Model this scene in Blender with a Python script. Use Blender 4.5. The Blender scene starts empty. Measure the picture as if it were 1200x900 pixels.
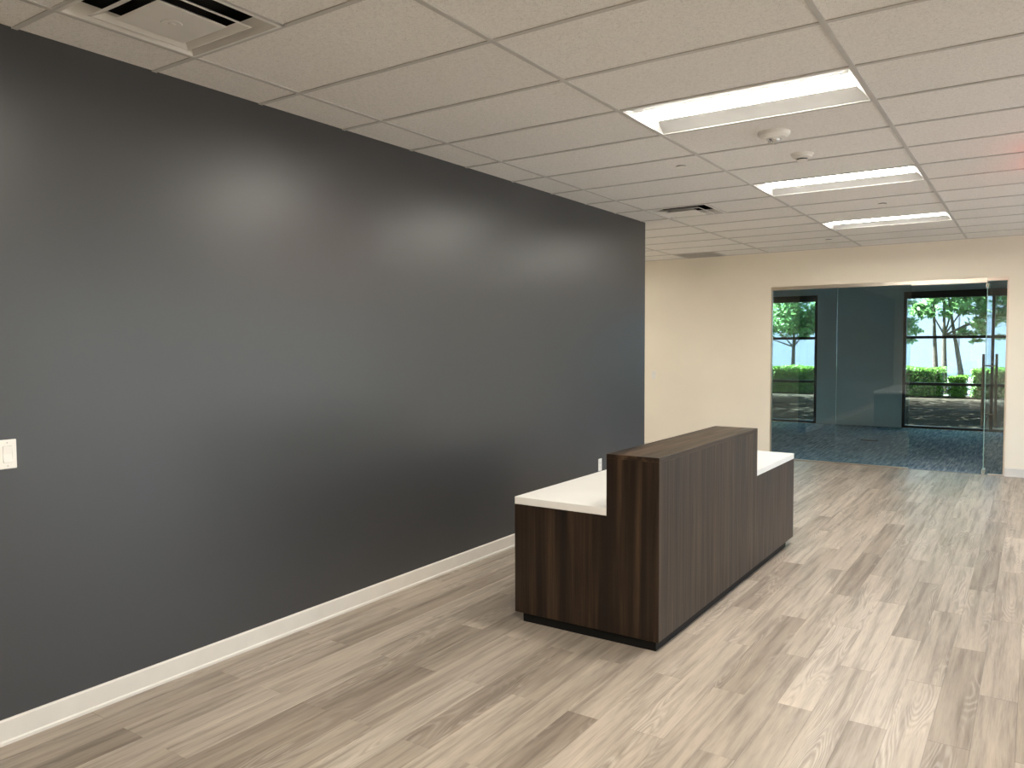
import bpy, bmesh, math, random
import numpy as np
from mathutils import Matrix, Vector

random.seed(7)
rng = np.random.default_rng(7)
scene = bpy.context.scene
COL = scene.collection

# ------------------------------------------------------------------ camera
F_PX = 909.96
YAW, PITCH, ROLL = 0.593621, -0.049337, -0.004552
CAM = Vector((3.5086, -2.7785, 1.6405))
fwd = Vector((-math.sin(YAW) * math.cos(PITCH), math.cos(YAW) * math.cos(PITCH), math.sin(PITCH)))
rgt0 = Vector((math.cos(YAW), math.sin(YAW), 0))
up0 = rgt0.cross(fwd)
rgt = rgt0 * math.cos(ROLL) + up0 * math.sin(ROLL)
up = -rgt0 * math.sin(ROLL) + up0 * math.cos(ROLL)
cd = bpy.data.cameras.new('camera')
cd.sensor_fit = 'HORIZONTAL'; cd.sensor_width = 36.0
cd.lens = F_PX / 1200 * 36.0
cd.clip_start = 0.02; cd.clip_end = 500
cam = bpy.data.objects.new('camera', cd); COL.objects.link(cam)
M4 = Matrix.Identity(4)
for i in range(3):
    M4[i][0] = rgt[i]; M4[i][1] = up[i]; M4[i][2] = -fwd[i]; M4[i][3] = CAM[i]
cam.matrix_world = M4
scene.camera = cam

# ------------------------------------------------------------------ world, sun, exposure
world = bpy.data.worlds.new('world'); scene.world = world
world.use_nodes = True
wn = world.node_tree
bg = wn.nodes['Background']
sky = wn.nodes.new('ShaderNodeTexSky')
sky.sky_type = 'NISHITA'
sky.sun_disc = False
sky.sun_elevation = math.radians(58)
sky.sun_rotation = math.radians(-70)
sky.air_density = 1.0; sky.dust_density = 2.5; sky.ozone_density = 1.0
wn.links.new(sky.outputs[0], bg.inputs[0])
bg.inputs[1].default_value = 0.58

sd = bpy.data.lights.new('sun', 'SUN'); sd.energy = 65.0; sd.angle = math.radians(0.6)
sd.color = (1.0, 0.96, 0.88)
sun = bpy.data.objects.new('sun', sd); COL.objects.link(sun)
sun.rotation_euler = Vector((-0.55, 0.03, 0.95)).to_track_quat('Z', 'Y').to_euler()

scene.view_settings.view_transform = 'Standard'
scene.view_settings.look = 'None'
scene.view_settings.gamma = 1.0
scene.view_settings.use_curve_mapping = False
scene.view_settings.exposure = 1.25

LAMP_STRENGTH = 28.0
LAMP_COLOR = (0.985, 0.94, 0.85)

# ------------------------------------------------------------------ room constants
T = 0.6096                       # ceiling module
GX = 0.319                       # first ceiling runner, x
H = 2.947                        # ceiling height
WALL_END = 4.99                  # end of the dark wall
FAR = 8.523                      # far wall / glass partition
XL, XR, YB = -4.0, 6.6, -5.6     # hall left, right wall, back wall
OY = 14.10                       # office outer wall, inner face

# ------------------------------------------------------------------ helpers
MATS = {}
def new_mat(name):
    m = bpy.data.materials.new(name); m.use_nodes = True
    n = m.node_tree; n.nodes.clear()
    out = n.nodes.new('ShaderNodeOutputMaterial')
    b = n.nodes.new('ShaderNodeBsdfPrincipled')
    n.links.new(b.outputs[0], out.inputs[0])
    MATS[name] = m
    return m, n, b, out

def nd(n, t, **kw):
    x = n.nodes.new(t)
    for k, v in kw.items():
        if k.startswith('i_'):
            key = k[2:]
            key = int(key) if key.isdigit() else key
            x.inputs[key].default_value = v
        else:
            setattr(x, k, v)
    return x

def math_n(n, op, a=None, b=None, c=None, clamp=False):
    x = n.nodes.new('ShaderNodeMath'); x.operation = op; x.use_clamp = clamp
    for i, v in enumerate((a, b, c)):
        if v is None: continue
        if isinstance(v, (int, float)): x.inputs[i].default_value = v
        else: n.links.new(v, x.inputs[i])
    return x.outputs[0]

def mix_c(n, fac, a, b, mode='MIX'):
    x = n.nodes.new('ShaderNodeMix'); x.data_type = 'RGBA'; x.blend_type = mode
    for sock, v in ((x.inputs[0], fac), (x.inputs[6], a), (x.inputs[7], b)):
        if isinstance(v, (int, float)): sock.default_value = v
        elif isinstance(v, tuple): sock.default_value = (*v, 1) if len(v) == 3 else v
        else: n.links.new(v, sock)
    return x.outputs[2]

def ramp(n, fac, stops):
    r = n.nodes.new('ShaderNodeValToRGB')
    e = r.color_ramp.elements
    while len(e) < len(stops): e.new(0.5)
    for el, (p, c) in zip(e, stops):
        el.position = p; el.color = (*c, 1) if len(c) == 3 else c
    if fac is not None: n.links.new(fac, r.inputs[0])
    return r.outputs[0]

def objcoord(n, scale=(1, 1, 1), world_space=False, loc=None):
    if world_space:
        g = n.nodes.new('ShaderNodeNewGeometry'); src = g.outputs['Position']
    else:
        tc = n.nodes.new('ShaderNodeTexCoord'); src = tc.outputs['Object']
    mp = n.nodes.new('ShaderNodeMapping')
    n.links.new(src, mp.inputs[0])
    mp.inputs['Scale'].default_value = scale
    if loc is not None: n.links.new(loc, mp.inputs['Location'])
    return mp.outputs[0]

def bump(n, b, height, strength, dist=0.01):
    x = n.nodes.new('ShaderNodeBump'); x.inputs['Strength'].default_value = strength
    x.inputs['Distance'].default_value = dist
    n.links.new(height, x.inputs['Height']); n.links.new(x.outputs[0], b.inputs['Normal'])

def plain(name, color, rough=0.5, metal=0.0, spec=0.5, var=0.04, scale=6.0, bumps=0.0, bscale=200.0):
    m, n, b, out = new_mat(name)
    co = objcoord(n, (1, 1, 1))
    no = nd(n, 'ShaderNodeTexNoise', i_Scale=scale, i_Detail=3.0)
    n.links.new(co, no.inputs['Vector'])
    lo = tuple(c * (1 - var) for c in color); hi = tuple(min(1, c * (1 + var)) for c in color)
    n.links.new(ramp(n, no.outputs[0], [(0.3, lo), (0.7, hi)]), b.inputs['Base Color'])
    b.inputs['Roughness'].default_value = rough
    b.inputs['Metallic'].default_value = metal
    b.inputs['Specular IOR Level'].default_value = spec
    if bumps:
        n2 = nd(n, 'ShaderNodeTexNoise', i_Scale=bscale, i_Detail=2.0)
        n.links.new(co, n2.inputs['Vector'])
        bump(n, b, n2.outputs[0], bumps, 0.002)
    return m

def emitter(name, color, strength):
    m, n, b, out = new_mat(name)
    b.inputs['Base Color'].default_value = (0.9, 0.9, 0.9, 1)
    b.inputs['Emission Color'].default_value = (*color, 1)
    b.inputs['Emission Strength'].default_value = strength
    b.inputs['Roughness'].default_value = 0.6
    return m

def glass(name, tint, f0=0.045, rough=0.0):
    m = bpy.data.materials.new(name); m.use_nodes = True
    n = m.node_tree; n.nodes.clear()
    out = n.nodes.new('ShaderNodeOutputMaterial')
    tr = n.nodes.new('ShaderNodeBsdfTransparent'); tr.inputs[0].default_value = (*tint, 1)
    gl = n.nodes.new('ShaderNodeBsdfGlossy'); gl.inputs['Roughness'].default_value = rough
    gl.inputs['Color'].default_value = (1, 1, 1, 1)
    lw = n.nodes.new('ShaderNodeLayerWeight'); lw.inputs[0].default_value = 0.5
    p = math_n(n, 'POWER', lw.outputs['Facing'], 5.0)
    fac = math_n(n, 'MULTIPLY_ADD', p, 1 - f0, f0, clamp=True)
    mx = n.nodes.new('ShaderNodeMixShader')
    n.links.new(fac, mx.inputs[0]); n.links.new(tr.outputs[0], mx.inputs[1]); n.links.new(gl.outputs[0], mx.inputs[2])
    n.links.new(mx.outputs[0], out.inputs[0])
    MATS[name] = m
    return m

# ------------------------------------------------------------------ materials
def make_plank_mat():
    m, n, b, out = new_mat('plank_wood')
    oi = n.nodes.new('ShaderNodeObjectInfo')
    at = n.nodes.new('ShaderNodeAttribute'); at.attribute_name = 'rnd'
    r = math_n(n, 'FRACT', math_n(n, 'ADD', oi.outputs['Random'], at.outputs['Fac']))
    r2 = math_n(n, 'FRACT', math_n(n, 'MULTIPLY', r, 17.31))
    r3 = math_n(n, 'FRACT', math_n(n, 'MULTIPLY', r, 43.77))
    cx = n.nodes.new('ShaderNodeCombineXYZ')
    n.links.new(math_n(n, 'MULTIPLY', r2, 37.0), cx.inputs[0])
    n.links.new(math_n(n, 'MULTIPLY', r3, 53.0), cx.inputs[1])
    n.links.new(math_n(n, 'MULTIPLY', r, 61.0), cx.inputs[2])
    co = objcoord(n, (1, 1, 1), True)
    ad = n.nodes.new('ShaderNodeVectorMath'); ad.operation = 'ADD'
    n.links.new(co, ad.inputs[0]); n.links.new(cx.outputs[0], ad.inputs[1])
    def sc(v):
        x = n.nodes.new('ShaderNodeVectorMath'); x.operation = 'MULTIPLY'
        n.links.new(ad.outputs[0], x.inputs[0]); x.inputs[1].default_value = v
        return x.outputs[0]
    # plank tone
    base = ramp(n, r, [(0.0, (0.278, 0.228, 0.180)), (0.25, (0.345, 0.290, 0.232)), (0.62, (0.392, 0.332, 0.268)), (1.0, (0.446, 0.384, 0.314))])
    # soft long streaks
    s1 = nd(n, 'ShaderNodeTexNoise', i_Scale=1.0, i_Detail=4.0, i_Roughness=0.6); n.links.new(sc((26, 1.3, 1)), s1.inputs['Vector'])
    c1 = mix_c(n, 0.75, base, ramp(n, s1.outputs[0], [(0.34, (0.55, 0.53, 0.51)), (0.5, (1, 1, 1)), (0.70, (1.26, 1.25, 1.23))]), 'MULTIPLY')
    # broad cloudiness
    s2 = nd(n, 'ShaderNodeTexNoise', i_Scale=1.0, i_Detail=2.0); n.links.new(sc((7, 1.6, 1)), s2.inputs['Vector'])
    c2 = mix_c(n, 0.6, c1, ramp(n, s2.outputs[0], [(0.3, (0.80, 0.78, 0.77)), (0.65, (1.10, 1.09, 1.08))]), 'MULTIPLY')
    # cathedral grain: contour lines of a stretched noise field
    s3 = nd(n, 'ShaderNodeTexNoise', i_Scale=1.0, i_Detail=1.2, i_Roughness=0.4); n.links.new(sc((11, 1.15, 1)), s3.inputs['Vector'])
    ph = math_n(n, 'SINE', math_n(n, 'MULTIPLY', s3.outputs[0], 125.0))
    s4 = nd(n, 'ShaderNodeTexNoise', i_Scale=1.0, i_Detail=1.0); n.links.new(sc((7.5, 0.9, 3)), s4.inputs['Vector'])
    mask = ramp(n, s4.outputs[0], [(0.50, (0, 0, 0)), (0.64, (1, 1, 1))])
    dk = ramp(n, ph, [(0.35, (0, 0, 0)), (0.95, (1, 1, 1))])
    lt = ramp(n, math_n(n, 'MULTIPLY', ph, -1.0), [(0.2, (0, 0, 0)), (0.95, (1, 1, 1))])
    fdk = math_n(n, 'MULTIPLY', math_n(n, 'MULTIPLY', dk, mask), 0.30)
    flt = math_n(n, 'MULTIPLY', math_n(n, 'MULTIPLY', lt, mask), 0.24)
    c3 = mix_c(n, fdk, c2, (0.17, 0.135, 0.105))
    c4 = mix_c(n, flt, c3, (0.66, 0.60, 0.53))
    # fine pores
    s5 = nd(n, 'ShaderNodeTexNoise', i_Scale=1.0, i_Detail=3.0); n.links.new(sc((180, 9, 1)), s5.inputs['Vector'])
    c5 = mix_c(n, 0.5, c4, ramp(n, s5.outputs[0], [(0.30, (0.74, 0.72, 0.70)), (0.5, (1, 1, 1)), (0.7, (1.08, 1.08, 1.08))]), 'MULTIPLY')
    n.links.new(c5, b.inputs['Base Color'])
    n.links.new(ramp(n, s1.outputs[0], [(0.3, (0.42, 0.42, 0.42)), (0.7, (0.32, 0.32, 0.32))]), b.inputs['Roughness'])
    b.inputs['Specular IOR Level'].default_value = 0.5
    bump(n, b, s5.outputs[0], 0.06, 0.002)
    return m

def make_desk_mat(name, axis):
    m, n, b, out = new_mat(name)
    def v(a, l): return {'z': (a, a, l), 'y': (a, l, a)}[axis]
    s1 = nd(n, 'ShaderNodeTexNoise', i_Scale=1.0, i_Detail=5.0, i_Roughness=0.6); n.links.new(objcoord(n, v(13, 0.45)), s1.inputs['Vector'])
    s2 = nd(n, 'ShaderNodeTexNoise', i_Scale=1.0, i_Detail=3.0); n.links.new(objcoord(n, v(110, 2.2)), s2.inputs['Vector'])
    s3 = nd(n, 'ShaderNodeTexNoise', i_Scale=1.0, i_Detail=2.0); n.links.new(objcoord(n, v(5, 0.35)), s3.inputs['Vector'])
    base = ramp(n, s1.outputs[0], [(0.30, (0.0050, 0.0025, 0.0011)), (0.44, (0.012, 0.0060, 0.0028)), (0.53, (0.028, 0.0150, 0.0074)), (0.66, (0.066, 0.039, 0.021))])
    c = mix_c(n, 0.55, base, ramp(n, s2.outputs[0], [(0.3, (0.55, 0.53, 0.5)), (0.6, (1.25, 1.22, 1.2))]), 'MULTIPLY')
    c = mix_c(n, 0.7, c, ramp(n, s3.outputs[0], [(0.32, (0.62, 0.60, 0.58)), (0.68, (1.3, 1.3, 1.3))]), 'MULTIPLY')
    n.links.new(c, b.inputs['Base Color'])
    n.links.new(ramp(n, s2.outputs[0], [(0.3, (0.44, 0.44, 0.44)), (0.7, (0.32, 0.32, 0.32))]), b.inputs['Roughness'])
    b.inputs['Specular IOR Level'].default_value = 0.4
    bump(n, b, s2.outputs[0], 0.10, 0.002)
    return m

def make_tile_mat():
    m, n, b, out = new_mat('ceiling_tile_fibre')
    co = objcoord(n, (1, 1, 1), True)
    s1 = nd(n, 'ShaderNodeTexNoise', i_Scale=95.0, i_Detail=2.0); n.links.new(co, s1.inputs['Vector'])
    s2 = nd(n, 'ShaderNodeTexVoronoi', i_Scale=150.0); n.links.new(co, s2.inputs['Vector'])
    s3 = nd(n, 'ShaderNodeTexNoise', i_Scale=40.0, i_Detail=1.0); n.links.new(co, s3.inputs['Vector'])
    oi = n.nodes.new('ShaderNodeObjectInfo')
    base = ramp(n, oi.outputs['Random'], [(0, (0.835, 0.820, 0.795)), (1, (0.87, 0.855, 0.83))])
    pit = ramp(n, s2.outputs['Distance'], [(0.12, (1, 1, 1)), (0.30, (0, 0, 0))])
    gate = ramp(n, s3.outputs[0], [(0.44, (0, 0, 0)), (0.60, (1, 1, 1))])
    f = math_n(n, 'MULTIPLY', math_n(n, 'MULTIPLY', pit, gate), 0.85)
    c = mix_c(n, f, base, (0.30, 0.28, 0.26))
    c = mix_c(n, 0.35, c, ramp(n, s1.outputs[0], [(0.35, (0.80, 0.80, 0.80)), (0.6, (1.05, 1.05, 1.05))]), 'MULTIPLY')
    n.links.new(c, b.inputs['Base Color'])
    b.inputs['Roughness'].default_value = 0.95
    b.inputs['Specular IOR Level'].default_value = 0.1
    bump(n, b, s1.outputs[0], 0.25, 0.003)
    return m

def make_wall_paint(name, color, rough, spec, bs=0.05):
    m, n, b, out = new_mat(name)
    co = objcoord(n, (1, 1, 1), True)
    s1 = nd(n, 'ShaderNodeTexNoise', i_Scale=1.2, i_Detail=3.0); n.links.new(co, s1.inputs['Vector'])
    s2 = nd(n, 'ShaderNodeTexNoise', i_Scale=140.0, i_Detail=2.0); n.links.new(co, s2.inputs['Vector'])
    n.links.new(ramp(n, s1.outputs[0], [(0.3, tuple(c * 0.97 for c in color)), (0.7, tuple(c * 1.03 for c in color))]), b.inputs['Base Color'])
    b.inputs['Roughness'].default_value = rough
    b.inputs['Specular IOR Level'].default_value = spec
    bump(n, b, s2.outputs[0], bs, 0.002)
    return m

def make_carpet():
    m, n, b, out = new_mat('carpet')
    co = objcoord(n, (30, 2.2, 1), True)
    s1 = nd(n, 'ShaderNodeTexNoise', i_Scale=1.0, i_Detail=4.0, i_Roughness=0.7); n.links.new(co, s1.inputs['Vector'])
    s2 = nd(n, 'ShaderNodeTexNoise', i_Scale=120.0, i_Detail=2.0); n.links.new(objcoord(n, (1, 1, 1), True), s2.inputs['Vector'])
    br = n.nodes.new('ShaderNodeTexBrick'); n.links.new(objcoord(n, (1, 1, 1), True), br.inputs['Vector'])
    br.inputs['Scale'].default_value = 1.0; br.inputs['Brick Width'].default_value = 0.25; br.inputs['Row Height'].default_value = 1.0
    br.inputs['Color1'].default_value = (0.85, 0.86, 0.88, 1); br.inputs['Color2'].default_value = (1.12, 1.12, 1.12, 1)
    br.inputs['Mortar'].default_value = (0.9, 0.9, 0.9, 1); br.inputs['Mortar Size'].default_value = 0.002
    c = ramp(n, s1.outputs[0], [(0.34, (0.09, 0.14, 0.19)), (0.5, (0.22, 0.29, 0.35)), (0.66, (0.42, 0.49, 0.54))])
    c = mix_c(n, 0.6, c, br.outputs[0], 'MULTIPLY')
    n.links.new(c, b.inputs['Base Color'])
    b.inputs['Roughness'].default_value = 0.95; b.inputs['Specular IOR Level'].default_value = 0.1
    bump(n, b, s2.outputs[0], 0.4, 0.005)
    return m

def make_leaf(name, dark, lite):
    m, n, b, out = new_mat(name)
    co = objcoord(n, (1, 1, 1), True)
    s = nd(n, 'ShaderNodeTexNoise', i_Scale=9.0, i_Detail=4.0); n.links.new(co, s.inputs['Vector'])
    col = ramp(n, s.outputs[0], [(0.3, dark), (0.7, lite)])
    n.links.new(col, b.inputs['Base Color'])
    b.inputs['Roughness'].default_value = 0.5
    tr = n.nodes.new('ShaderNodeBsdfTranslucent'); n.links.new(col, tr.inputs[0])
    mx = n.nodes.new('ShaderNodeMixShader'); mx.inputs[0].default_value = 0.35
    n.links.new(b.outputs[0], mx.inputs[1]); n.links.new(tr.outputs[0], mx.inputs[2])
    n.links.new(mx.outputs[0], out.inputs[0])
    return m

make_plank_mat(); make_desk_mat('walnut_vertical', 'z'); make_desk_mat('walnut_lengthwise', 'y'); make_tile_mat(); make_carpet()
make_wall_paint('charcoal_paint', (0.051, 0.052, 0.055), 0.34, 0.58)
make_wall_paint('cream_paint', (0.85, 0.785, 0.665), 0.6, 0.35)
make_wall_paint('office_paint', (0.62, 0.74, 0.78), 0.6, 0.3)
plain('underlay', (0.20, 0.17, 0.14), 0.9)
plain('trim_white', (0.68, 0.65, 0.60), 0.4)
plain('white_enamel', (0.78, 0.77, 0.74), 0.4)
plain('grid_metal', (0.56, 0.55, 0.53), 0.5)
plain('plenum_black', (0.012, 0.012, 0.012), 0.9)
plain('reflector_white', (0.58, 0.575, 0.56), 0.7, spec=0.2)
plain('solid_surface', (0.86, 0.84, 0.80), 0.28, var=0.02)
plain('toe_kick_black', (0.006, 0.0055, 0.005), 0.6, spec=0.2)
plain('aluminium', (0.72, 0.66, 0.58), 0.28, 1.0, var=0.03)
plain('bronze_metal', (0.30, 0.25, 0.21), 0.3, 1.0)
plain('black_metal', (0.010, 0.011, 0.012), 0.35)
plain('plastic_white', (0.82, 0.80, 0.76), 0.35, var=0.02)
plain('plastic_grey', (0.50, 0.49, 0.47), 0.4)
plain('dark_slot', (0.03, 0.03, 0.03), 0.6)
plain('grille_grey', (0.50, 0.47, 0.43), 0.6)
plain('chrome', (0.8, 0.8, 0.8), 0.12, 1.0)
plain('mulch', (0.027, 0.023, 0.018), 1.0, spec=0.0, var=0.6, scale=8.0, bumps=0.6, bscale=30)
plain('asphalt', (0.085, 0.088, 0.092), 1.0, spec=0.1, var=0.15, scale=3.0)
plain('concrete_white', (0.52, 0.55, 0.58), 0.8, var=0.05)
plain('bark', (0.085, 0.065, 0.05), 0.9, var=0.4, scale=14)
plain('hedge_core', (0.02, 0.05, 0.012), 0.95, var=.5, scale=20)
plain('roof_dark', (0.2, 0.2, 0.2), 0.8)
make_leaf('tree_leaf', (0.06, 0.15, 0.05), (0.20, 0.36, 0.13))
make_leaf('hedge_leaf', (0.05, 0.13, 0.02), (0.16, 0.31, 0.05))
emitter('lamp_lens', LAMP_COLOR, LAMP_STRENGTH)
emitter('exit_red', (1.0, 0.04, 0.025), 7.0)
glass('partition_glass', (0.84, 0.91, 0.92), 0.045)
glass('door_glass', (0.84, 0.90, 0.91), 0.045)
glass('window_glass', (0.72, 0.81, 0.83), 0.085)
glass('storefront_glass', (0.95, 0.97, 0.97), 0.045)
glass('clear_lens', (0.9, 0.9, 0.9), 0.25)
mm, n_, b_, o_ = new_mat('glass_edge')
b_.inputs['Base Color'].default_value = (0.25, 0.42, 0.40, 1); b_.inputs['Roughness'].default_value = 0.15

# ------------------------------------------------------------------ mesh helpers
def add_box(bm, x0, x1, y0, y1, z0, z1, bevel=0.0):
    vs = [bm.verts.new(p) for p in ((x0, y0, z0), (x1, y0, z0), (x1, y1, z0), (x0, y1, z0), (x0, y0, z1), (x1, y0, z1), (x1, y1, z1), (x0, y1, z1))]
    fs = [bm.faces.new([vs[i] for i in f]) for f in ((3, 2, 1, 0), (4, 5, 6, 7), (0, 1, 5, 4), (1, 2, 6, 5), (2, 3, 7, 6), (3, 0, 4, 7))]
    if bevel:
        es = list({e for f in fs for e in f.edges})
        bmesh.ops.bevel(bm, geom=es, offset=bevel, segments=1, affect='EDGES')

def add_prism(bm, pts, d, lo, hi, bevel=0.0):
    """extrude a polygon (2-D points) along axis d from lo to hi"""
    def P(a, b, c):
        return {'x': (c, a, b), 'y': (a, c, b), 'z': (a, b, c)}[d]
    A = [bm.verts.new(P(*p, lo)) for p in pts]; B = [bm.verts.new(P(*p, hi)) for p in pts]
    k = len(pts)
    fs = [bm.faces.new(A[::-1]), bm.faces.new(B)]
    for i in range(k):
        j = (i + 1) % k
        fs.append(bm.faces.new((A[i], A[j], B[j], B[i])))
    bmesh.ops.recalc_face_normals(bm, faces=fs)
    if bevel:
        es = list({e for f in fs for e in f.edges})
        bmesh.ops.bevel(bm, geom=es, offset=bevel, segments=1, affect='EDGES')

def add_lathe(bm, prof, c=(0, 0, 0), seg=32, axis='z'):
    rings = []
    for r, z in prof:
        ring = []
        if r < 1e-6:
            ring = [bm.verts.new((c[0], c[1], c[2] + z))] * seg
        else:
            for i in range(seg):
                a = 2 * math.pi * i / seg
                ring.append(bm.verts.new((c[0] + r * math.cos(a), c[1] + r * math.sin(a), c[2] + z)))
        rings.append(ring)
    for A, B in zip(rings[:-1], rings[1:]):
        for i in range(seg):
            j = (i + 1) % seg
            vs = [A[i], A[j], B[j], B[i]]
            u = []
            for v in vs:
                if v not in u: u.append(v)
            if len(u) >= 3: bm.faces.new(u)

def add_tube(bm, pts, radii, seg=8):
    pts = [Vector(p) for p in pts]
    rings = []
    for i, p in enumerate(pts):
        d = (pts[min(i + 1, len(pts) - 1)] - pts[max(i - 1, 0)]).normalized()
        a = d.orthogonal().normalized(); b = d.cross(a)
        if rings:
            # keep frames aligned with the previous ring
            a = (prev_a - d * prev_a.dot(d)).normalized(); b = d.cross(a)
        prev_a = a
        rings.append([bm.verts.new(p + (a * math.cos(t) + b * math.sin(t)) * radii[i]) for t in (2 * math.pi * k / seg for k in range(seg))])
    for A, B in zip(rings[:-1], rings[1:]):
        for i in range(seg):
            j = (i + 1) % seg
            bm.faces.new((A[i], A[j], B[j], B[i]))
    bm.faces.new(rings[0][::-1]); bm.faces.new(rings[-1])

def mesh_of(name, bm, mat, smooth=False):
    bmesh.ops.recalc_face_normals(bm, faces=bm.faces)
    me = bpy.data.meshes.new(name); bm.to_mesh(me); bm.free()
    if smooth:
        for p in me.polygons: p.use_smooth = True
    me.materials.append(MATS[mat] if isinstance(mat, str) else mat)
    return me

def link(name, me, parent=None, loc=None):
    o = bpy.data.objects.new(name, me); COL.objects.link(o)
    if parent is not None:
        o.parent = parent
    if loc is not None: o.location = loc
    return o

def obj(name, bm, mat, parent=None, loc=None, smooth=False):
    return link(name, mesh_of(name, bm, mat, smooth), parent, loc)

def empty(name, loc=(0, 0, 0), rz=0.0):
    o = bpy.data.objects.new(name, None); COL.objects.link(o)
    o.location = loc; o.rotation_euler = (0, 0, rz); o.empty_display_size = 0.1
    return o

def tag(o, label, cat, group=None):
    o['label'] = label; o['category'] = cat
    if group: o['group'] = group
    return o

def struct(o, label=None):
    o['kind'] = 'structure'
    if label: o['label'] = label
    return o

def boxes(name, lst, mat, parent=None, bevel=0.0, loc=None):
    bm = bmesh.new()
    for bxx in lst: add_box(bm, *bxx, bevel=bevel)
    return obj(name, bm, mat, parent, loc)

def copy_tree(o, parent=None):
    c = o.copy(); COL.objects.link(c)
    if parent is not None: c.parent = parent
    for ch in list(o.children): copy_tree(ch, c)
    return c

def px(p):
    d = Vector(p) - CAM
    z = d.dot(fwd)
    if z < 0.05: return None
    return (600 + F_PX * d.dot(rgt) / z, 450 - F_PX * d.dot(up) / z, z)

# ================================================================== STRUCTURE
# ---- hall floor: slab with separate planks
floor = struct(boxes('floor', [(XL, XR, YB, FAR, -0.12, -0.006)], 'underlay'), 'light greige wood plank floor of the reception hall')
PW, PT = 0.1524, 0.006
def plank_mesh(L, W=PW):
    bm = bmesh.new()
    g = 0.0003
    add_box(bm, -W / 2 + g, W / 2 - g, -L / 2 + g, L / 2 - g, -PT, 0.0, bevel=0.0006)
    return mesh_of('plank', bm, 'plank_wood')
plank_list = []
PL = 1.195
RX0 = 3.02 - 47 * PW
for i in range(72):
    xa, xb = max(RX0 + i * PW, XL), min(RX0 + (i + 1) * PW, XR)
    y = (0.19 if i % 2 else 0.785) - 6 * PL
    while y < FAR:
        ya, yb = max(y, YB), min(y + PL, FAR)
        if yb - ya > 0.03 and xb - xa > 0.02: plank_list.append((xa, xb, ya, yb))
        y += PL
def vis(pl):
    xa, xb, ya, yb = pl
    if xb < 0 and ya < WALL_END + 0.2: return 0
    pts = []
    for a in np.linspace(xa, xb, 2):
        for c in np.linspace(ya, yb, 5):
            q = px((a, c, 0))
            if q and -10 < q[0] < 1210 and -10 < q[1] < 910: pts.append(q)
    if not pts: return 0
    z = sum(q[2] for q in pts) / len(pts)
    return (xb - xa) * (yb - ya) / z ** 3
seen = sorted([p for p in plank_list if vis(p) > 0], key=vis, reverse=True)[:300]
seen_set = set(seen)
cache = {}
for (xa, xb, ya, yb) in seen:
    key = (round(xb - xa, 3), round(yb - ya, 3))
    if key not in cache: cache[key] = plank_mesh(yb - ya, xb - xa)
    link('plank', cache[key], floor, ((xa + xb) / 2, (ya + yb) / 2, 0))
bm = bmesh.new(); rl = bm.faces.layers.float.new('rnd')
for p in plank_list:
    if p in seen_set: continue
    xa, xb, ya, yb = p
    k0 = len(bm.faces)
    add_box(bm, xa + .0006, xb - .0006, ya + .0006, yb - .0006, -PT, 0)
    bm.faces.ensure_lookup_table()
    rv = random.random()
    for f in bm.faces[k0:]: f[rl] = rv
o = obj('planks_beyond', bm, 'plank_wood', floor); o['kind'] = 'stuff'

# ---- hall ceiling: deck, grid and lay-in tiles
ceiling = struct(boxes('ceiling', [(XL, XR, YB, FAR + 0.12, H + 0.22, H + 0.30)], 'roof_dark'), 'suspended white mineral tile ceiling in a metal grid')
xs = [GX + 2 * T * i for i in range(-4, 7)]
ks = range(math.floor(YB / T), math.ceil(FAR / T))
LIGHT_CELLS = {(1, 2), (1, 6), (1, 10), (1, -2), (1, -6), (3, -2), (3, -6), (4, 8), (-3, 10)}
DIFF_CELLS = {(0, -2), (0, 7), (-1, 13)}
tile_cache = {}
def tile(x0, x1, y0, y1):
    key = (round(x1 - x0, 3), round(y1 - y0, 3))
    if key not in tile_cache:
        bm = bmesh.new(); w, d = key
        add_box(bm, -w / 2 + .002, w / 2 - .002, -d / 2 + .002, d / 2 - .002, 0, 0.016)
        tile_cache[key] = mesh_of('ceiling_tile', bm, 'ceiling_tile_fibre')
    link('ceiling_tile', tile_cache[key], ceiling, ((x0 + x1) / 2, (y0 + y1) / 2, H + 0.0045))
def inside(x, y):
    return x > XL and x < XR and (x > 0 or y > WALL_END)
spans = []
for ci in range(-4, 6):
    for k in ks:
        x0, x1 = xs[ci + 4], xs[ci + 5]
        y0, y1 = k * T, (k + 1) * T
        x0, x1 = max(x0, XL), min(x1, XR); y0, y1 = max(y0, YB), min(y1, FAR)
        if x1 - x0 < .02 or y1 - y0 < .02: continue
        if y1 <= WALL_END + 0.01:
            x0 = max(x0, 0.0)
            if x1 - x0 < .02: continue
        if (ci, k) in LIGHT_CELLS: continue
        if (ci, k) in DIFF_CELLS:
            tile(x0 + T, x1, y0, y1); continue
        tile(x0, x1, y0, y1)
TF = 0.012
for i, x in enumerate(xs):
    if x <= XL or x >= XR: continue
    ya = YB if x > 0 else WALL_END + 0.12
    boxes('runner', [(x - TF, x + TF, ya, FAR, H - 0.001, H + 0.004), (x - .0015, x + .0015, ya, FAR, H + .004, H + .035)], 'grid_metal', ceiling)
for k in ks:
    y = k * T
    if y <= YB or y >= FAR: continue
    xa = 0.0 if y < WALL_END + 0.12 else XL
    boxes('cross_tee', [(xa, XR, y - TF, y + TF, H - 0.0005, H + 0.0042), (xa, XR, y - .0015, y + .0015, H + .0042, H + .03)], 'grid_metal', ceiling)
for (ci, k) in DIFF_CELLS:
    x = xs[ci + 4] + T; y0, y1 = k * T, min((k + 1) * T, FAR)
    boxes('cross_tee', [(x - TF, x + TF, y0, y1, H - 0.0005, H + 0.0042)], 'grid_metal', ceiling)
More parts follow.
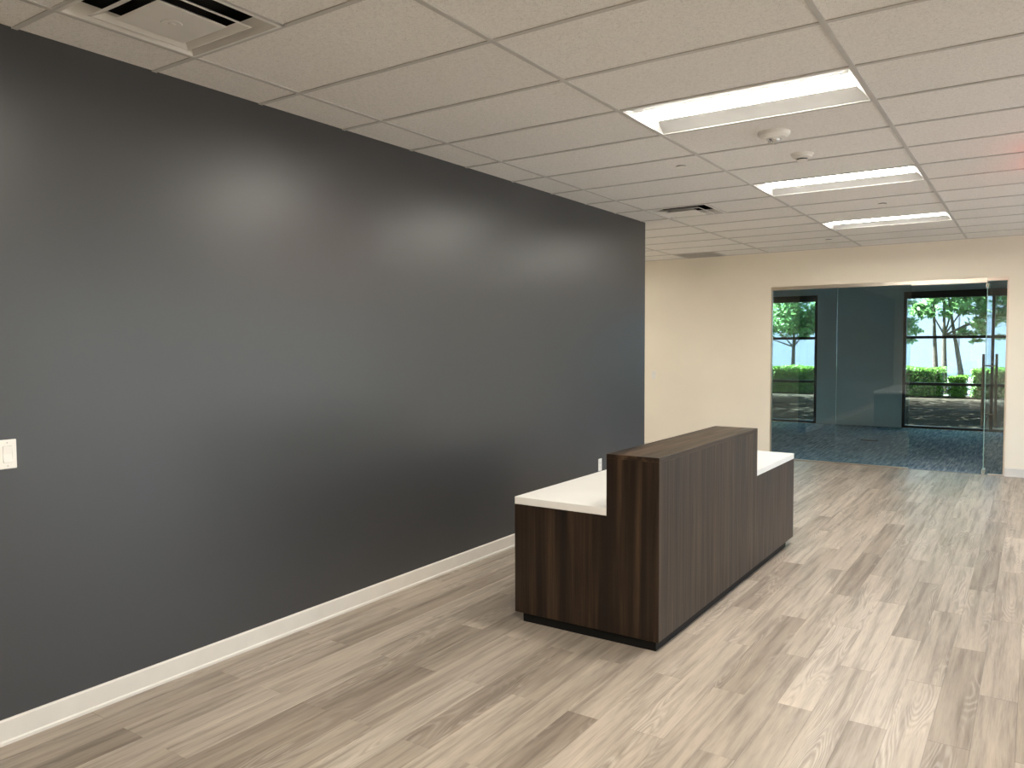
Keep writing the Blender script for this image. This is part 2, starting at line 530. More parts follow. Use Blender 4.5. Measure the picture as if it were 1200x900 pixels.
boxes('wall_angle', [(XL, XR, FAR - 0.02, FAR, H - 0.0015, H + .0045)], 'grid_metal', ceiling)

# ---- walls
struct(boxes('wall_left', [(-0.13, 0.0, YB, WALL_END, 0, H + .22)], 'charcoal_paint'), 'charcoal accent wall behind the reception desk')
OX0, OX1, OZ = 0.351, 3.216, 2.456
struct(boxes('wall_far', [(XL, OX0, FAR, FAR + 0.12, 0, H + .22), (OX1, XR, FAR, FAR + 0.12, 0, H + .22), (OX0, OX1, FAR, FAR + 0.12, OZ, H + .22)], 'cream_paint'), 'cream wall with the glass entrance of the office')
struct(boxes('wall_back', [(-0.13, XR, YB - 0.12, YB, 0, H + .22)], 'cream_paint'))
struct(boxes('wall_hall', [(XL - 0.12, XL, WALL_END - .5, FAR + .12, 0, H + .22), (XL - .12, -0.13, WALL_END - .62, WALL_END - .5, 0, H + .22)], 'cream_paint'))
# right wall with storefront openings (out of the picture; source of the cool side light)
RW = [(1.0, 4.0), (4.4, 7.4)]
rw = []
yy = YB - .12
for a, c in RW:
    rw += [(XR, XR + .15, yy, a, 0, H + .22), (XR, XR + .15, a, c, 2.65, H + .22)]
    yy = c
rw.append((XR, XR + .15, yy, FAR + .12, 0, H + .22))
struct(boxes('wall_right', rw, 'cream_paint'))

# ---- baseboards
def base_profile(name, x0, x1, y0, y1, d):
    """baseboard with small toe bead; d = outward direction axis/sign"""
    bm = bmesh.new()
    t = 0.012; h = 0.104
    if d == '+x': add_prism(bm, [(x0, 0), (x0 + t + .006, 0), (x0 + t + .006, .012), (x0 + t, .018), (x0 + t, h - .006), (x0 + t - .005, h), (x0, h)], 'y', y0, y1)
    elif d == '-y': add_prism(bm, [(y0, 0), (y0 - t - .006, 0), (y0 - t - .006, .012), (y0 - t, .018), (y0 - t, h - .006), (y0 - t + .005, h), (y0, h)], 'x', x0, x1)
    elif d == '-x': add_prism(bm, [(x0, 0), (x0 - t, 0), (x0 - t, h), (x0, h)], 'y', y0, y1)
    elif d == '+y': add_prism(bm, [(y0, 0), (y0 + t, 0), (y0 + t, h), (y0, h)], 'x', x0, x1)
    return struct(obj(name, bm, 'trim_white'))
base_profile('baseboard_left', 0.0, 0, YB, WALL_END, '+x')['label'] = 'pale baseboard along the charcoal wall'
base_profile('baseboard_far', XL, OX0, FAR, 0, '-y')
base_profile('baseboard_far_right', OX1, XR, FAR, 0, '-y')
base_profile('baseboard_back', 0, XR, YB, 0, '+y')

# ---- glass partition with fixed panes (window_1) and the open glass door (door_1)
win1 = struct(empty('window_1', (OX0, FAR + .06, 0)), 'frameless glass partition with an aluminium header')
PY = FAR + 0.03
def pane(parent, x0, x1, z0, z1, y=PY, t=0.010, mat='partition_glass', name='glass_pane', origin=(0, 0, 0)):
    bm = bmesh.new(); add_box(bm, x0 - origin[0], x1 - origin[0], y - t / 2 - origin[1], y + t / 2 - origin[1], z0 - origin[2], z1 - origin[2])
    me = mesh_of(name, bm, mat)
    me.materials.append(MATS['glass_edge'])
    for p in me.polygons:
        if abs(p.normal.y) < 0.5: p.material_index = 1
    return link(name, me, parent)
O1 = (OX0, FAR + .06, 0)
DJ, DH = 2.145, 2.990         # door opening
pane(win1, OX0 + .012, 1.238, 0.012, OZ - .045, origin=O1)
pane(win1, 1.241, DJ - .003, 0.012, OZ - .045, origin=O1)
pane(win1, DH + .012, OX1 - .012, 0.012, OZ - .045, origin=O1)
def part_boxes(name, lst, mat, parent, org, bevel=0.0):
    return boxes(name, [(a - org[0], b - org[0], c - org[1], d - org[1], e - org[2], f - org[2]) for a, b, c, d, e, f in lst], mat, parent, bevel)
part_boxes('header_channel', [(OX0, DJ, FAR + .005, FAR + .055, OZ - .048, OZ)], 'aluminium', win1, O1, 0.002)
part_boxes('header_channel', [(DH, OX1, FAR + .005, FAR + .055, OZ - .042, OZ)], 'aluminium', win1, O1, 0.002)
part_boxes('door_header', [(DJ, DH, FAR - .006, FAR + .066, OZ - .062, OZ)], 'aluminium', win1, O1, 0.003)
part_boxes('floor_channel', [(OX0, DJ, FAR + .012, FAR + .048, -.004, .014), (DH + .05, OX1, FAR + .012, FAR + .048, -.004, .014)], 'aluminium', win1, O1)
part_boxes('side_channel', [(OX0, OX0 + .018, FAR + .012, FAR + .048, 0, OZ - .048)], 'aluminium', win1, O1)
part_boxes('side_channel', [(OX1 - .018, OX1, FAR + .012, FAR + .048, 0, OZ - .042)], 'aluminium', win1, O1)
part_boxes('threshold', [(OX0, OX1, FAR, FAR + .012, -.02, .003)], 'bronze_metal', win1, O1)

# door hinged at x = DH, swung open into the office (built closed along -x, then turned)
door = struct(empty('door_1', (DH, PY, 0.0), math.radians(-91)), 'open glass door with long pull handles')
DWD = DH - DJ - 0.006
ZT = OZ - .070
bm = bmesh.new(); add_box(bm, -DWD, -.004, -.005, .005, .010, ZT)
me = mesh_of('glass_pane', bm, 'door_glass'); me.materials.append(MATS['glass_edge'])
for p in me.polygons:
    if abs(p.normal.y) < 0.5: p.material_index = 1
dp = link('glass_pane', me, door)
boxes('bottom_patch', [(-.165, .004, -.016, -.0055, .006, .060), (-.165, .004, .0055, .016, .006, .060)], 'aluminium', door, 0.002)
boxes('top_patch', [(-.165, .004, -.016, -.0055, ZT - .055, ZT + .004), (-.165, .004, .0055, .016, ZT - .055, ZT + .004)], 'aluminium', door, 0.002)
boxes('pivot', [(-.035, -.005, -.012, .012, -.004, .010)], 'aluminium', door)
for s in (-1, 1):
    bm = bmesh.new()
    hx = -DWD + .07
    add_tube(bm, [(hx, s * .075, .545), (hx, s * .075, 1.50)], [.016, .016], 16)
    h = obj('pull_handle', bm, 'bronze_metal', door, smooth=False)
    for z in (.70, 1.345):
        bm = bmesh.new(); add_tube(bm, [(hx, s * .0055, z), (hx, s * .075, z)], [.010, .010], 12)
        obj('standoff', bm, 'bronze_metal', h)

# ---- office behind the glass
struct(boxes('floor_office', [(-4.0, 6.6, FAR + .012, OY, -0.12, 0.0)], 'carpet'), 'blue grey streaked carpet of the office')
struct(boxes('ceiling_office', [(-4.0, 6.6, FAR + .12, OY + .3, H, H + .12)], 'cream_paint'))
WB = [(-1.78, -0.255), (1.345, 4.30)]
WT = 2.65
ow = []; xx = -4.12
for a, c in WB:
    ow += [(xx, a, OY, OY + .18, 0, H), (a, c, OY, OY + .18, WT, H)]; xx = c
ow.append((xx, 6.72, OY, OY + .18, 0, H))
struct(boxes('wall_office_far', ow, 'office_paint'), 'grey blue office wall between the windows')
struct(boxes('wall_office_left', [(-4.12, -4.0, FAR + .12, OY, 0, H)], 'office_paint'))
struct(boxes('wall_office_right', [(6.6, 6.72, FAR + .12, OY, 0, H)], 'office_paint'))
wbb = struct(boxes('baseboard_office', [(-.255, 1.345, OY - .012, OY, 0, .10)], 'office_paint'))
def office_window(name, x0, x1, mull, label):
    w = struct(empty(name, (x0, OY + .05, 0)), label)
    O = (x0, OY + .05, 0)
    ya, yb = OY + .012, OY + .10
    f = .055
    part_boxes('window_frame', [(x0, x0 + f, ya, yb, 0, WT), (x1 - f, x1, ya, yb, 0, WT), (x0, x1, ya, yb, WT - f, WT), (x0, x1, ya, yb, 0, .045)], 'black_metal', w, O, 0.002)
    xs_ = [x0 + f] + mull + [x1 - f]
    for m_ in mull: part_boxes('mullion', [(m_ - .035, m_ + .035, ya, yb, .045, WT - f)], 'black_metal', w, O, 0.002)
    for z in (1.766, 0.864): part_boxes('transom', [(x0 + f, x1 - f, ya, yb, z - .026, z + .026)], 'black_metal', w, O, 0.002)
    part_boxes('blind_box', [(x0 + .01, x1 - .01, OY - .04, OY + .011, WT - .135, WT - .005)], 'black_metal', w, O, 0.006)
    zz = [.045, .838, .890, 1.740, 1.792, WT - f]
    for a, c in zip(xs_[:-1], xs_[1:]):
        a2 = a + (.035 if a in mull else 0); c2 = c - (.035 if c in mull else 0)
        for z0, z1 in ((zz[0], zz[1]), (zz[2], zz[3]), (zz[4], zz[5])):
            pane(w, a2, c2, z0, z1, y=OY + .055, t=.008, mat='window_glass', origin=O)
    return w
office_window('window_2', *WB[0], [], 'black framed office window with a single column of panes')
office_window('window_3', *WB[1], [2.83], 'wide black framed office window behind the open door')
def side_window(name, y0, y1):
    w = struct(empty(name, (XR + .07, y0, 0))); O = (XR + .07, y0, 0)
    f = .055; m_ = (y0 + y1) / 2
    part_boxes('window_frame', [(XR + .03, XR + .11, y0, y0 + f, 0, 2.65), (XR + .03, XR + .11, y1 - f, y1, 0, 2.65), (XR + .03, XR + .11, y0, y1, 2.6, 2.65), (XR + .03, XR + .11, y0, y1, 0, .06)], 'black_metal', w, O)
    part_boxes('mullion', [(XR + .03, XR + .11, m_ - .03, m_ + .03, .06, 2.6)], 'black_metal', w, O)
    part_boxes('glass_pane', [(XR + .066, XR + .074, y0 + f, m_ - .03, .06, 2.6)], 'storefront_glass', w, O)
    part_boxes('glass_pane', [(XR + .066, XR + .074, m_ + .03, y1 - f, .06, 2.6)], 'storefront_glass', w, O)
for i, (a, c) in enumerate(RW): side_window('window_%d' % (4 + i), a, c)

# ================================================================== RECEPTION DESK
DX0, DX1, DXS, DY0, DY1, DYT = 0.963, 1.880, 1.570, 1.016, 3.772, 2.754
DZB, DZW, DZC, DZT = 0.056, 0.703, 0.747, 1.046
desk = tag(empty('reception_desk', (0, 0, 0)), 'dark walnut reception desk with white worktop and raised front ledge', 'reception desk')
desk.location = ((DX0 + DX1) / 2, (DY0 + DY1) / 2, 0)
DO = desk.location.copy()
def dprism(name, pts, d, lo, hi, mat, bevel=0.0012):
    o3 = {'x': (DO.y, DO.z, DO.x), 'y': (DO.x, DO.z, DO.y), 'z': (DO.x, DO.y, DO.z)}[d]
    bm = bmesh.new(); add_prism(bm, [(a - o3[0], b - o3[1]) for a, b in pts], d, lo - o3[2], hi - o3[2], bevel)
    return obj(name, bm, mat, desk)
PT_ = 0.025
# stepped near end panel and plain far end panel
dprism('end_panel', [(DX0, DZB), (DX1 - PT_, DZB), (DX1 - PT_, DZT - PT_), (DXS, DZT - PT_), (DXS, DZW), (DX0, DZW)], 'y', DY0, DY0 + PT_, 'walnut_vertical')
dprism('end_panel', [(DX0, DZB), (DX1 - PT_, DZB), (DX1 - PT_, DZW), (DX0, DZW)], 'y', DY1 - PT_, DY1, 'walnut_vertical')
# stepped front panel
dprism('front_panel', [(DY0, DZB), (DY1, DZB), (DY1, DZW), (DYT, DZW), (DYT, DZT - PT_), (DY0, DZT - PT_)], 'x', DX1 - PT_, DX1, 'walnut_vertical')
# raised ledge: top, back and far end
dprism('ledge_top', [(DXS, DY0), (DX1, DY0), (DX1, DYT), (DXS, DYT)], 'z', DZT - PT_, DZT, 'walnut_lengthwise')
dprism('ledge_back', [(DY0 + PT_, DZC), (DYT - PT_, DZC), (DYT - PT_, DZT - PT_), (DY0 + PT_, DZT - PT_)], 'x', DXS, DXS + PT_, 'walnut_vertical')
dprism('ledge_end', [(DXS, DZC), (DX1 - PT_, DZC), (DX1 - PT_, DZT - PT_), (DXS, DZT - PT_)], 'y', DYT - PT_, DYT, 'walnut_vertical')
# L-shaped worktop slab
dprism('worktop', [(DX0, DY0), (DXS, DY0), (DXS, DY0 + PT_), (DX1 - PT_, DY0 + PT_), (DX1 - PT_, DYT), (DX1, DYT), (DX1, DY1), (DX0, DY1)], 'z', DZW + .0005, DZC, 'solid_surface', 0.002)
# toe kick, inner carcass
KX0, KX1, KY0, KY1 = 1.010, 1.858, 1.034, 3.630
dprism('toe_kick', [(KX0, KY0), (KX1, KY0), (KX1, KY1), (KX0, KY1)], 'z', 0.0, DZB, 'toe_kick_black')
dprism('drawer_pedestal', [(DX0 + .02, DY0 + PT_), (DXS, DY0 + PT_), (DXS, DY0 + .45), (DX0 + .02, DY0 + .45)], 'z', DZB, DZW, 'walnut_vertical')
dprism('drawer_pedestal', [(DX0 + .02, DY1 - .45), (DXS, DY1 - .45), (DXS, DY1 - PT_), (DX0 + .02, DY1 - PT_)], 'z', DZB, DZW, 'walnut_vertical')

# ================================================================== CEILING FIXTURES
def troffer(cell, label, group='recessed ceiling lights'):
    ci, k = cell
    x0, y0 = xs[ci + 4], k * T
    t = tag(empty('ceiling_light', (x0 + T, y0 + T / 2, H)), label, 'ceiling light', group)
    L, W = 2 * T - .026, T - .026
    lx, wy = L / 2, W / 2
    # housing tray (closed top, open below)
    bm = bmesh.new()
    add_box(bm, -lx, lx, -wy, wy, .105, .110)
    for a, b_, c, d in ((-lx, lx, -wy, -wy + .002), (-lx, lx, wy - .002, wy), (-lx, -lx + .002, -wy, wy), (lx - .002, lx, -wy, wy)):
        add_box(bm, a, b_, c, d, 0.001, .106)
    obj('housing', bm, 'white_enamel', t)
    # two curved side reflectors
    for s in (-1, 1):
        bm = bmesh.new(); N = 10
        vs = []
        for i in range(N + 1):
            u = i / N
            y = s * (wy - .004 - u * (wy - .004 - .106)); z = .002 + .034 * math.sin(u * math.pi / 2)
            vs.append((bm.verts.new((-lx + .004, y, z)), bm.verts.new((lx - .004, y, z))))
        for a, b_ in zip(vs[:-1], vs[1:]): bm.faces.new((a[0], a[1], b_[1], b_[0]))
        obj('reflector', bm, 'reflector_white', t, smooth=True)
    # sloped end plates
    for s in (-1, 1):
        bm = bmesh.new()
        a = [bm.verts.new(p) for p in ((s * (lx - .004), -wy + .004, .002), (s * (lx - .004), wy - .004, .002), (s * (lx - .045), .106, .037), (s * (lx - .045), -.106, .037))]
        bm.faces.new(a); obj('end_plate', bm, 'reflector_white', t)
    # domed diffuser basket
    bm = bmesh.new(); N = 14; vs = []
    for i in range(N + 1):
        u = -1 + 2 * i / N
        y = .105 * u; z = .036 - .012 * (1 - u ** 4)
        vs.append((bm.verts.new((-lx + .046, y, z)), bm.verts.new((lx - .046, y, z))))
    for a, b_ in zip(vs[:-1], vs[1:]): bm.faces.new((a[0], a[1], b_[1], b_[0]))
    bm.faces.new([v[0] for v in vs]); bm.faces.new([v[1] for v in vs][::-1])
    obj('diffuser', bm, 'lamp_lens', t)
    # thin flange
    boxes('flange', [(-lx - .008, lx + .008, -wy - .008, -wy + .004, -.0008, .003), (-lx - .008, lx + .008, wy - .004, wy + .008, -.0008, .003),
                     (-lx - .008, -lx + .004, -wy, wy, -.0008, .003), (lx - .004, lx + .008, -wy, wy, -.0008, .003)], 'reflector_white', t)
    return t
troffer((1, 2), 'nearest and largest of the three lit rectangular ceiling lights')
troffer((1, 6), 'middle one of the three lit rectangular ceiling lights')
troffer((1, 10), 'farthest of the three lit rectangular ceiling lights, closest to the glass entrance')
troffer((1, -2), 'lit rectangular ceiling light beside the large air diffuser')
troffer((1, -6), 'lit rectangular ceiling light by the rear wall on the charcoal wall side')
troffer((3, -2), 'unseen ceiling light added right of the viewing position to brighten the near ceiling')  # extra fixture out of view, added to lighten the near ceiling
troffer((3, -6), 'unseen fill light added by the rear wall on the window side')  # second added fixture, unseen, lifts the light on the near side
troffer((-3, 10), 'lit rectangular ceiling light in the side hall behind the charcoal wall')
troffer((4, 8), 'lit rectangular ceiling light in the corner by the far wall')

def diffuser(cell, label):
    ci, k = cell
    t = tag(empty('air_diffuser', (xs[ci + 4] + T / 2, k * T + T / 2, H)), label, 'air vent', 'square supply air vents')
    def frustum(bm, a0, z0, a1, z1, th=.0015):
        q = []
        for a, z in ((a0, z0), (a1, z1)):
            q.append([bm.verts.new(p) for p in ((-a, -a, z), (a, -a, z), (a, a, z), (-a, a, z))])
        for i in range(4):
            j = (i + 1) % 4
            bm.faces.new((q[0][i], q[0][j], q[1][j], q[1][i]))
    A = T / 2 - .004
    bm = bmesh.new(); frustum(bm, A, -.001, .286, -.003); frustum(bm, .286, -.003, .246, .046)
    obj('frame', bm, 'white_enamel', t)
    bm = bmesh.new(); frustum(bm, .218, -.012, .208, -.014); frustum(bm, .208, -.014, .176, .004); frustum(bm, .218, -.012, .182, .008)
    obj('louvre_ring', bm, 'white_enamel', t)
    bm = bmesh.new(); frustum(bm, .150, -.017, .142, -.020); frustum(bm, .150, -.017, .100, .010)
    v = [bm.verts.new(p) for p in ((-.142, -.142, -.020), (.142, -.142, -.020), (.142, .142, -.020), (-.142, .142, -.020))]
    bm.faces.new(v)
    cp = obj('centre_plate', bm, 'white_enamel', t)
    bm = bmesh.new(); add_lathe(bm, [(.040, -.0195), (.039, -.0215), (.014, -.0215), (.012, -.0230), (0, -.0235)], seg=24)
    obj('plate_boss', bm, 'white_enamel', cp)
    bm = bmesh.new(); add_box(bm, -A, A, -A, A, .13, .135); frustum(bm, A, .010, A, .13); 
    obj('plenum', bm, 'plenum_black', t)
    return t
diffuser((0, -2), 'large square white air diffuser at the top left above the charcoal wall')
diffuser((0, 7), 'square white air diffuser near the far end of the charcoal wall')

gx0 = xs[3]; gy0 = 13 * T
gr = tag(empty('return_grille', (gx0 + T / 2, (gy0 + FAR) / 2, H)), 'flat grey return air grille in the ceiling by the far wall', 'air vent')
gw, gd = T / 2 - .004, (FAR - gy0) / 2 - .012
boxes('frame', [(-gw, gw, -gd, -gd + .025, -.004, .004), (-gw, gw, gd - .025, gd, -.004, .004), (-gw, -gw + .025, -gd + .025, gd - .025, -.004, .004), (gw - .025, gw, -gd + .025, gd - .025, -.004, .004)], 'plastic_grey', gr)
bm = bmesh.new()
for i in range(24):
    x = -gw + .03 + i * (2 * gw - .06) / 23
    add_box(bm, x - .001, x + .001, -gd + .025, gd - .025, -.002, .012)
for i in range(20):
    y = -gd + .03 + i * (2 * gd - .06) / 19
    add_box(bm, -gw + .025, gw - .025, y - .001, y + .001, -.002, .012)
obj('egg_crate_core', bm, 'grille_grey', gr)
boxes('backing', [(-gw, gw, -gd, gd, .03, .034)], 'grille_grey', gr)

def ceil_pt(x, y): return (x, y, H + .0045)
al = tag(empty('fire_alarm_strobe', ceil_pt(2.131, 2.176)), 'round white ceiling fire alarm with a clear strobe lens', 'fire alarm')
bm = bmesh.new(); add_lathe(bm, [(0, 0), (.096, 0), (.096, -.010), (.090, -.022), (.072, -.036), (.050, -.040), (0, -.040)], seg=40)
obj('body', bm, 'plastic_white', al, smooth=False)
bm = bmesh.new(); add_lathe(bm, [(.040, -.040), (.038, -.056), (.030, -.066), (.014, -.071), (0, -.072)], seg=28)
st = obj('strobe_lens', bm, 'clear_lens', al, smooth=True)
bm = bmesh.new(); add_lathe(bm, [(.032, -.0402), (.020, -.050), (.010, -.054), (.008, -.060), (0, -.060)], seg=20)
obj('reflector', bm, 'chrome', st, smooth=True)
bm = bmesh.new(); add_lathe(bm, [(.0455, -.0385), (.0455, -.044), (.041, -.044), (.041, -.0405)], seg=28)
obj('lens_ring', bm, 'plastic_grey', al)

sm = tag(empty('smoke_detector', ceil_pt(2.139, 2.838)), 'small round white smoke detector beyond the fire alarm', 'smoke detector')
bm = bmesh.new(); add_lathe(bm, [(0, 0), (.074, 0), (.074, -.010), (.066, -.016)], seg=36); obj('base', bm, 'plastic_white', sm)
bm = bmesh.new(); add_lathe(bm, [(.066, -.016), (.062, -.026), (.040, -.034), (.034, -.034)], seg=36); obj('cover', bm, 'plastic_white', sm)
bm = bmesh.new(); add_lathe(bm, [(.036, -.032), (.034, -.042)], seg=28); obj('vent_slot', bm, 'dark_slot', sm)
bm = bmesh.new(); add_lathe(bm, [(.037, -.042), (.036, -.047), (.020, -.051), (0, -.051)], seg=28); obj('cap', bm, 'plastic_white', sm)

def sprinkler(x, y, label):
    s = tag(empty('sprinkler_cover', ceil_pt(x, y)), label, 'sprinkler', 'concealed sprinkler covers')
    bm = bmesh.new(); add_lathe(bm, [(.036, 0), (.036, -.006)], seg=28); obj('collar', bm, 'dark_slot', s)
    bm = bmesh.new(); add_lathe(bm, [(.0, -.005), (.041, -.006), (.042, -.009), (.038, -.0105), (0, -.0105)], seg=28); obj('cover_plate', bm, 'plastic_white', s)
sprinkler(1.312, 2.709, 'flush sprinkler cover left of the small smoke detector')
sprinkler(2.284, 5.237, 'flush sprinkler cover between the middle and farthest ceiling lights')
sprinkler(1.319, 7.573, 'flush sprinkler cover beyond the farthest ceiling light')

# exit sign hanging just outside the frame; its red light tints the ceiling
ex = tag(empty('exit_sign', (3.72, 3.80, H)), 'hanging sign box glowing red under the ceiling', 'exit sign')
boxes('canopy', [(-.09, .09, -.03, .03, -.02, 0.0)], 'plastic_white', ex, 0.003)
boxes('housing', [(-.16, .16, -.018, .018, -.21, -.02)], 'plastic_white', ex, 0.003)
boxes('lit_face', [(-.15, .15, -.021, -.0185, -.20, -.03)], 'exit_red', ex)
boxes('lit_face', [(-.15, .15, .0185, .021, -.20, -.03)], 'exit_red', ex)

# ================================================================== WALL PLATES
def wall_plate(name, loc, rz, gangs, kind, label, cat, mat='plastic_white'):
    """plate built facing -y, rotated into place"""
    t = tag(empty(name, loc, rz), label, cat)
    w = .070 + .046 * (gangs - 1); h = .121
    boxes('face_plate', [(-w / 2, w / 2, -.006, 0, -h / 2, h / 2)], mat, t, 0.0022)
    for g in range(gangs):
        x = (g - (gangs - 1) / 2) * .046
        if kind == 'rocker':
            bm = bmesh.new()
            add_prism(bm, [(-.0062, -.033), (-.0105, -.033), (-.0068, 0), (-.0100, .033), (-.0062, .033)], 'x', x - .0165, x + .0165)
            obj('rocker', bm, 'plastic_white', t)
            boxes('rocker_gap', [(x - .018, x + .018, -.0064, -.0060, -.0345, .0345)], 'plastic_grey', t)
        else:
            for z in (-.0195, .0195):
                bm = bmesh.new(); add_box(bm, x - .0165, x + .0165, -.0085, -.006, z - .014, z + .014, bevel=.003)
                so = obj('socket', bm, mat, t)
                boxes('slot', [(x - .0075, x - .0055, -.0088, -.0084, z - .003, z + .006), (x + .0055, x + .0075, -.0088, -.0084, z - .003, z + .006), (x - .002, x + .002, -.0088, -.0084, z - .010, z - .006)], 'dark_slot', so)
        for z in (-.048, .048):
            bm = bmesh.new(); add_lathe(bm, [(.0028, -.0003), (.0024, .0006), (0, .0008)], seg=10)
            bmesh.ops.rotate(bm, verts=bm.verts, cent=(0, 0, 0), matrix=Matrix.Rotation(math.radians(90), 3, 'X'))
            bmesh.ops.translate(bm, verts=bm.verts, vec=(x, -.0062, z))
            obj('screw', bm, 'plastic_grey', t)
    return t
# facing +x on the dark wall
wall_plate('switch_plate', (0.0005, -1.328, 1.203), math.radians(90), 2, 'rocker', 'white switch plate on the charcoal wall at the left edge', 'light switch')
wall_plate('outlet_plate', (0.0005, 3.945, 0.475), math.radians(90), 1, 'outlet', 'white outlet plate on the charcoal wall behind the desk', 'outlet')
wall_plate('switch_plate', (-1.440, FAR - .0005, 1.175), 0, 1, 'rocker', 'pale switch plate on the cream wall beside the dark wall end', 'light switch')

fb = tag(empty('floor_box', (1.188, 11.557, 0)), 'dark flat power floor box set in the office carpet', 'floor box')
boxes('cover', [(-.13, .13, -.085, .085, 0, .006)], 'plenum_black', fb, 0.002)
boxes('lid', [(-.10, .10, -.06, .06, .0055, .009)], 'black_metal', fb, 0.002)

# ================================================================== OUTDOORS
GZ = -0.14
struct(boxes('ground', [(-80, 80, -60, 120, GZ - .5, GZ - .02)], 'asphalt'), 'paved ground outside')
struct(boxes('planting_bed', [(-16, 18, OY + .18, 27.6, GZ - .02, GZ)], 'mulch'), 'mulched planting bed outside the office windows')

def leaf_mesh(name, centers, size, mat, flat=0.5):
    n = len(centers)
    nrm = rng.normal(size=(n, 3)); nrm[:, 2] += flat * 2 * np.sign(rng.random(n) - .1)
    nrm /= np.linalg.norm(nrm, axis=1)[:, None]
    a = np.cross(nrm, rng.normal(size=(n, 3))); a /= np.linalg.norm(a, axis=1)[:, None]
    b = np.cross(nrm, a)
    s = size * (0.6 + 0.8 * rng.random(n))[:, None]
    V = np.stack([centers + a * s, centers + b * s * .5 + nrm * s * .12, centers - a * s, centers - b * s * .5 + nrm * s * .12], 1).reshape(-1, 3)
    me = bpy.data.meshes.new(name)
    me.from_pydata(V.tolist(), [], np.arange(4 * n).reshape(-1, 4).tolist())
    me.materials.append(MATS[mat]); me.update()
    return me

def hedge(name, x0, x1, y0, y1, h, n, label, group=None):
    t = tag(empty(name, ((x0 + x1) / 2, (y0 + y1) / 2, GZ)), label, 'hedge', group)
    lx, ly = (x1 - x0) / 2, (y1 - y0) / 2
    c = np.stack([rng.uniform(-lx, lx, n), rng.uniform(-ly, ly, n), rng.uniform(0.05, h, n)], 1)
    # push most leaves to the shell
    side = rng.random(n)
    c[side < .42, 2] = h - np.abs(rng.normal(0, .05, (side < .42).sum())) + .03 * np.sin(c[side < .42, 0] * 5)
    m = (side >= .42) & (side < .75); c[m, 1] = -ly + np.abs(rng.normal(0, .05, m.sum()))
    m = (side >= .75) & (side < .85); c[m, 1] = ly - np.abs(rng.normal(0, .05, m.sum()))
    f = link('foliage', leaf_mesh('foliage', c, .045, 'hedge_leaf', .3), t); f['kind'] = 'stuff'
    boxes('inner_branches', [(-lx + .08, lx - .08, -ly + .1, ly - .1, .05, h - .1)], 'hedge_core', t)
    bm = bmesh.new(); k = max(2, int((x1 - x0) / .5))
    for i in range(k):
        x = -lx + (i + .5) * 2 * lx / k
        add_tube(bm, [(x, 0, 0), (x + .03, .02, h * .5), (x - .02, 0, h * .85)], [.03, .02, .01], 6)
    obj('stems', bm, 'bark', t)['kind'] = 'stuff'
    return t

def tree(x, y, h_trunk, stems, crown, n, size, label, spread=.13):
    """stems: (base xy, top xy) pairs; crown: (dx,dy,z,rx,ry,rz) ellipsoids, all relative to the tree base"""
    t = tag(empty('tree', (x, y, GZ)), label, 'tree', 'trees outside the office')
    lean = stems[0][1][0]
    for (bx_, by_), (tx_, ty_) in stems:
        bm = bmesh.new()
        def L_(u): return (bx_ + (tx_ - bx_) * u, by_ + (ty_ - by_) * u)
        add_tube(bm, [(*L_(0), -.05), (*L_(.35), h_trunk * .4), (*L_(.7), h_trunk * .8), (*L_(1.1), h_trunk * 1.3)], [.10, .08, .06, .03], 8)
        obj('trunk', bm, 'bark', t)
    for i, (dx, dy, z, rx, ry, rz) in enumerate(crown):
        bm = bmesh.new()
        add_tube(bm, [(lean * .6, 0, h_trunk * .8), (lean * .5 + dx * .5, dy * .5, (h_trunk * .8 + z) / 2), (dx, dy, z)], [.035, .025, .01], 6)
        obj('branch', bm, 'bark', t)
    pts = []
    vol = np.array([c[3] * c[4] * c[5] for c in crown]); cnt = (n * vol / vol.sum()).astype(int)
    for (dx, dy, z, rx, ry, rz), k in zip(crown, cnt):
        # clustered leaves
        nc = max(6, k // 45)
        d = rng.normal(size=(nc, 3)); d /= np.linalg.norm(d, axis=1)[:, None]
        cc = d * (rng.random(nc) ** .45)[:, None]
        idx = rng.integers(0, nc, k)
        p = cc[idx] + rng.normal(0, spread, (k, 3))
        rr = np.linalg.norm(p, axis=1)[:, None]; p = p / np.maximum(rr / 1.25, 1)
        pts.append(p * np.array([rx, ry, rz]) + np.array([dx, dy, z]))
    f = link('foliage', leaf_mesh('foliage', np.concatenate(pts), size, 'tree_leaf', .5), t); f['kind'] = 'stuff'
    return t

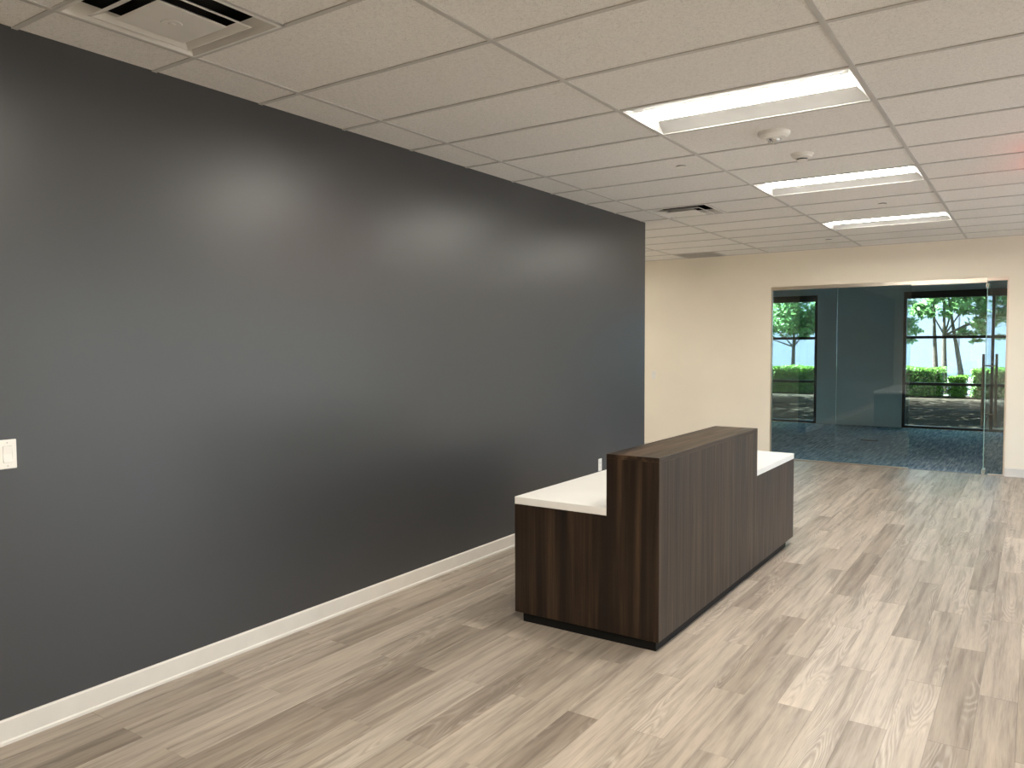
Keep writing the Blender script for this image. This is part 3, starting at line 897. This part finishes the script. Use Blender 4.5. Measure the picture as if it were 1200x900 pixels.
hedge('hedge', -12.0, 1.02, 26.0, 27.3, .98, 34000, 'long bright green clipped hedge outside the office windows', 'clipped hedges')
hedge('hedge', 1.78, 10.0, 26.0, 27.3, .98, 22000, 'bright green clipped hedge outside behind the open door', 'clipped hedges')
hedge('shrub', 1.14, 1.66, 26.1, 27.0, .72, 1800, 'low dark shrub filling the gap between two hedges')
one = [((0, 0), (0.05, 0))]
tree(-4.5, 29.0, 2.1, one, [(0, 0, 3.3, 1.4, 1.2, 1.0), (-.9, .2, 2.6, 1.2, .9, .6), (.8, -.1, 2.7, 1.0, .9, .6), (0.1, 0, 4.6, 1.1, 1.0, .9), (-1.0, 0, 2.05, .8, .7, .35), (.2, 0, 2.25, .9, .7, .3)], 6500, .10, 'young leafy tree seen through the left office window')
tree(0.85, 28.6, 2.6, [((0, 0), (-.08, 0)), ((.62, 0), (.10, .1)), ((-.28, .3), (-.42, .2))],
     [(.9, .1, 3.6, 1.6, 1.3, .8), (-.5, 0, 3.0, .8, .8, .45), (1.3, 0, 2.7, 1.0, .9, .45), (2.4, 0, 3.4, 1.4, 1.0, .9), (.6, 0, 4.6, 1.5, 1.2, .8), (1.0, 0, 2.15, .8, .6, .3)], 8000, .10, 'multi stemmed leafy tree seen through the right office window')
tree(-2.3, 32.8, 2.2, one, [(.9, 0, 3.2, .8, .8, 1.0), (.5, 0, 4.4, 1.2, 1.0, .9), (1.2, .2, 2.2, .8, .7, .45), (.9, 0, 2.6, .9, .8, .5)], 5000, .10, 'leafy tree farther back at the left side of the right office window')
# broad shade tree over the bed; its trunk stands behind the wall between the windows
canopy = [(x + (.9 if r_ % 2 else 0), dy, z + .25 * ((r_ + i_) % 3), 2.3, 1.9, .6)
          for r_, (dy, z) in enumerate(((-.2, 5.0), (2.0, 5.2), (4.2, 5.3), (6.4, 5.3))) for i_, x in enumerate((-8.4, -5.6, -2.8, 0, 2.8, 5.0))]
tree(0.35, 17.0, 3.4, one, canopy, 32000, .14, 'tall broad shade tree close outside the wall between the office windows', .33)

# pale building across the yard
bl = tag(empty('building', (0, 46, GZ)), 'long white panelled building across the yard', 'building')
for i in range(12):
    x = -42 + i * 7
    boxes('wall_panel', [(x + .04, x + 6.96, 0, .2, 0, 4.1)], 'concrete_white', bl, 0.02)
boxes('core', [(-42, 42, .15, 12, 0, 4.0)], 'grille_grey', bl)
boxes('coping', [(-42, 42, -.05, .4, 4.1, 4.3)], 'concrete_white', bl)
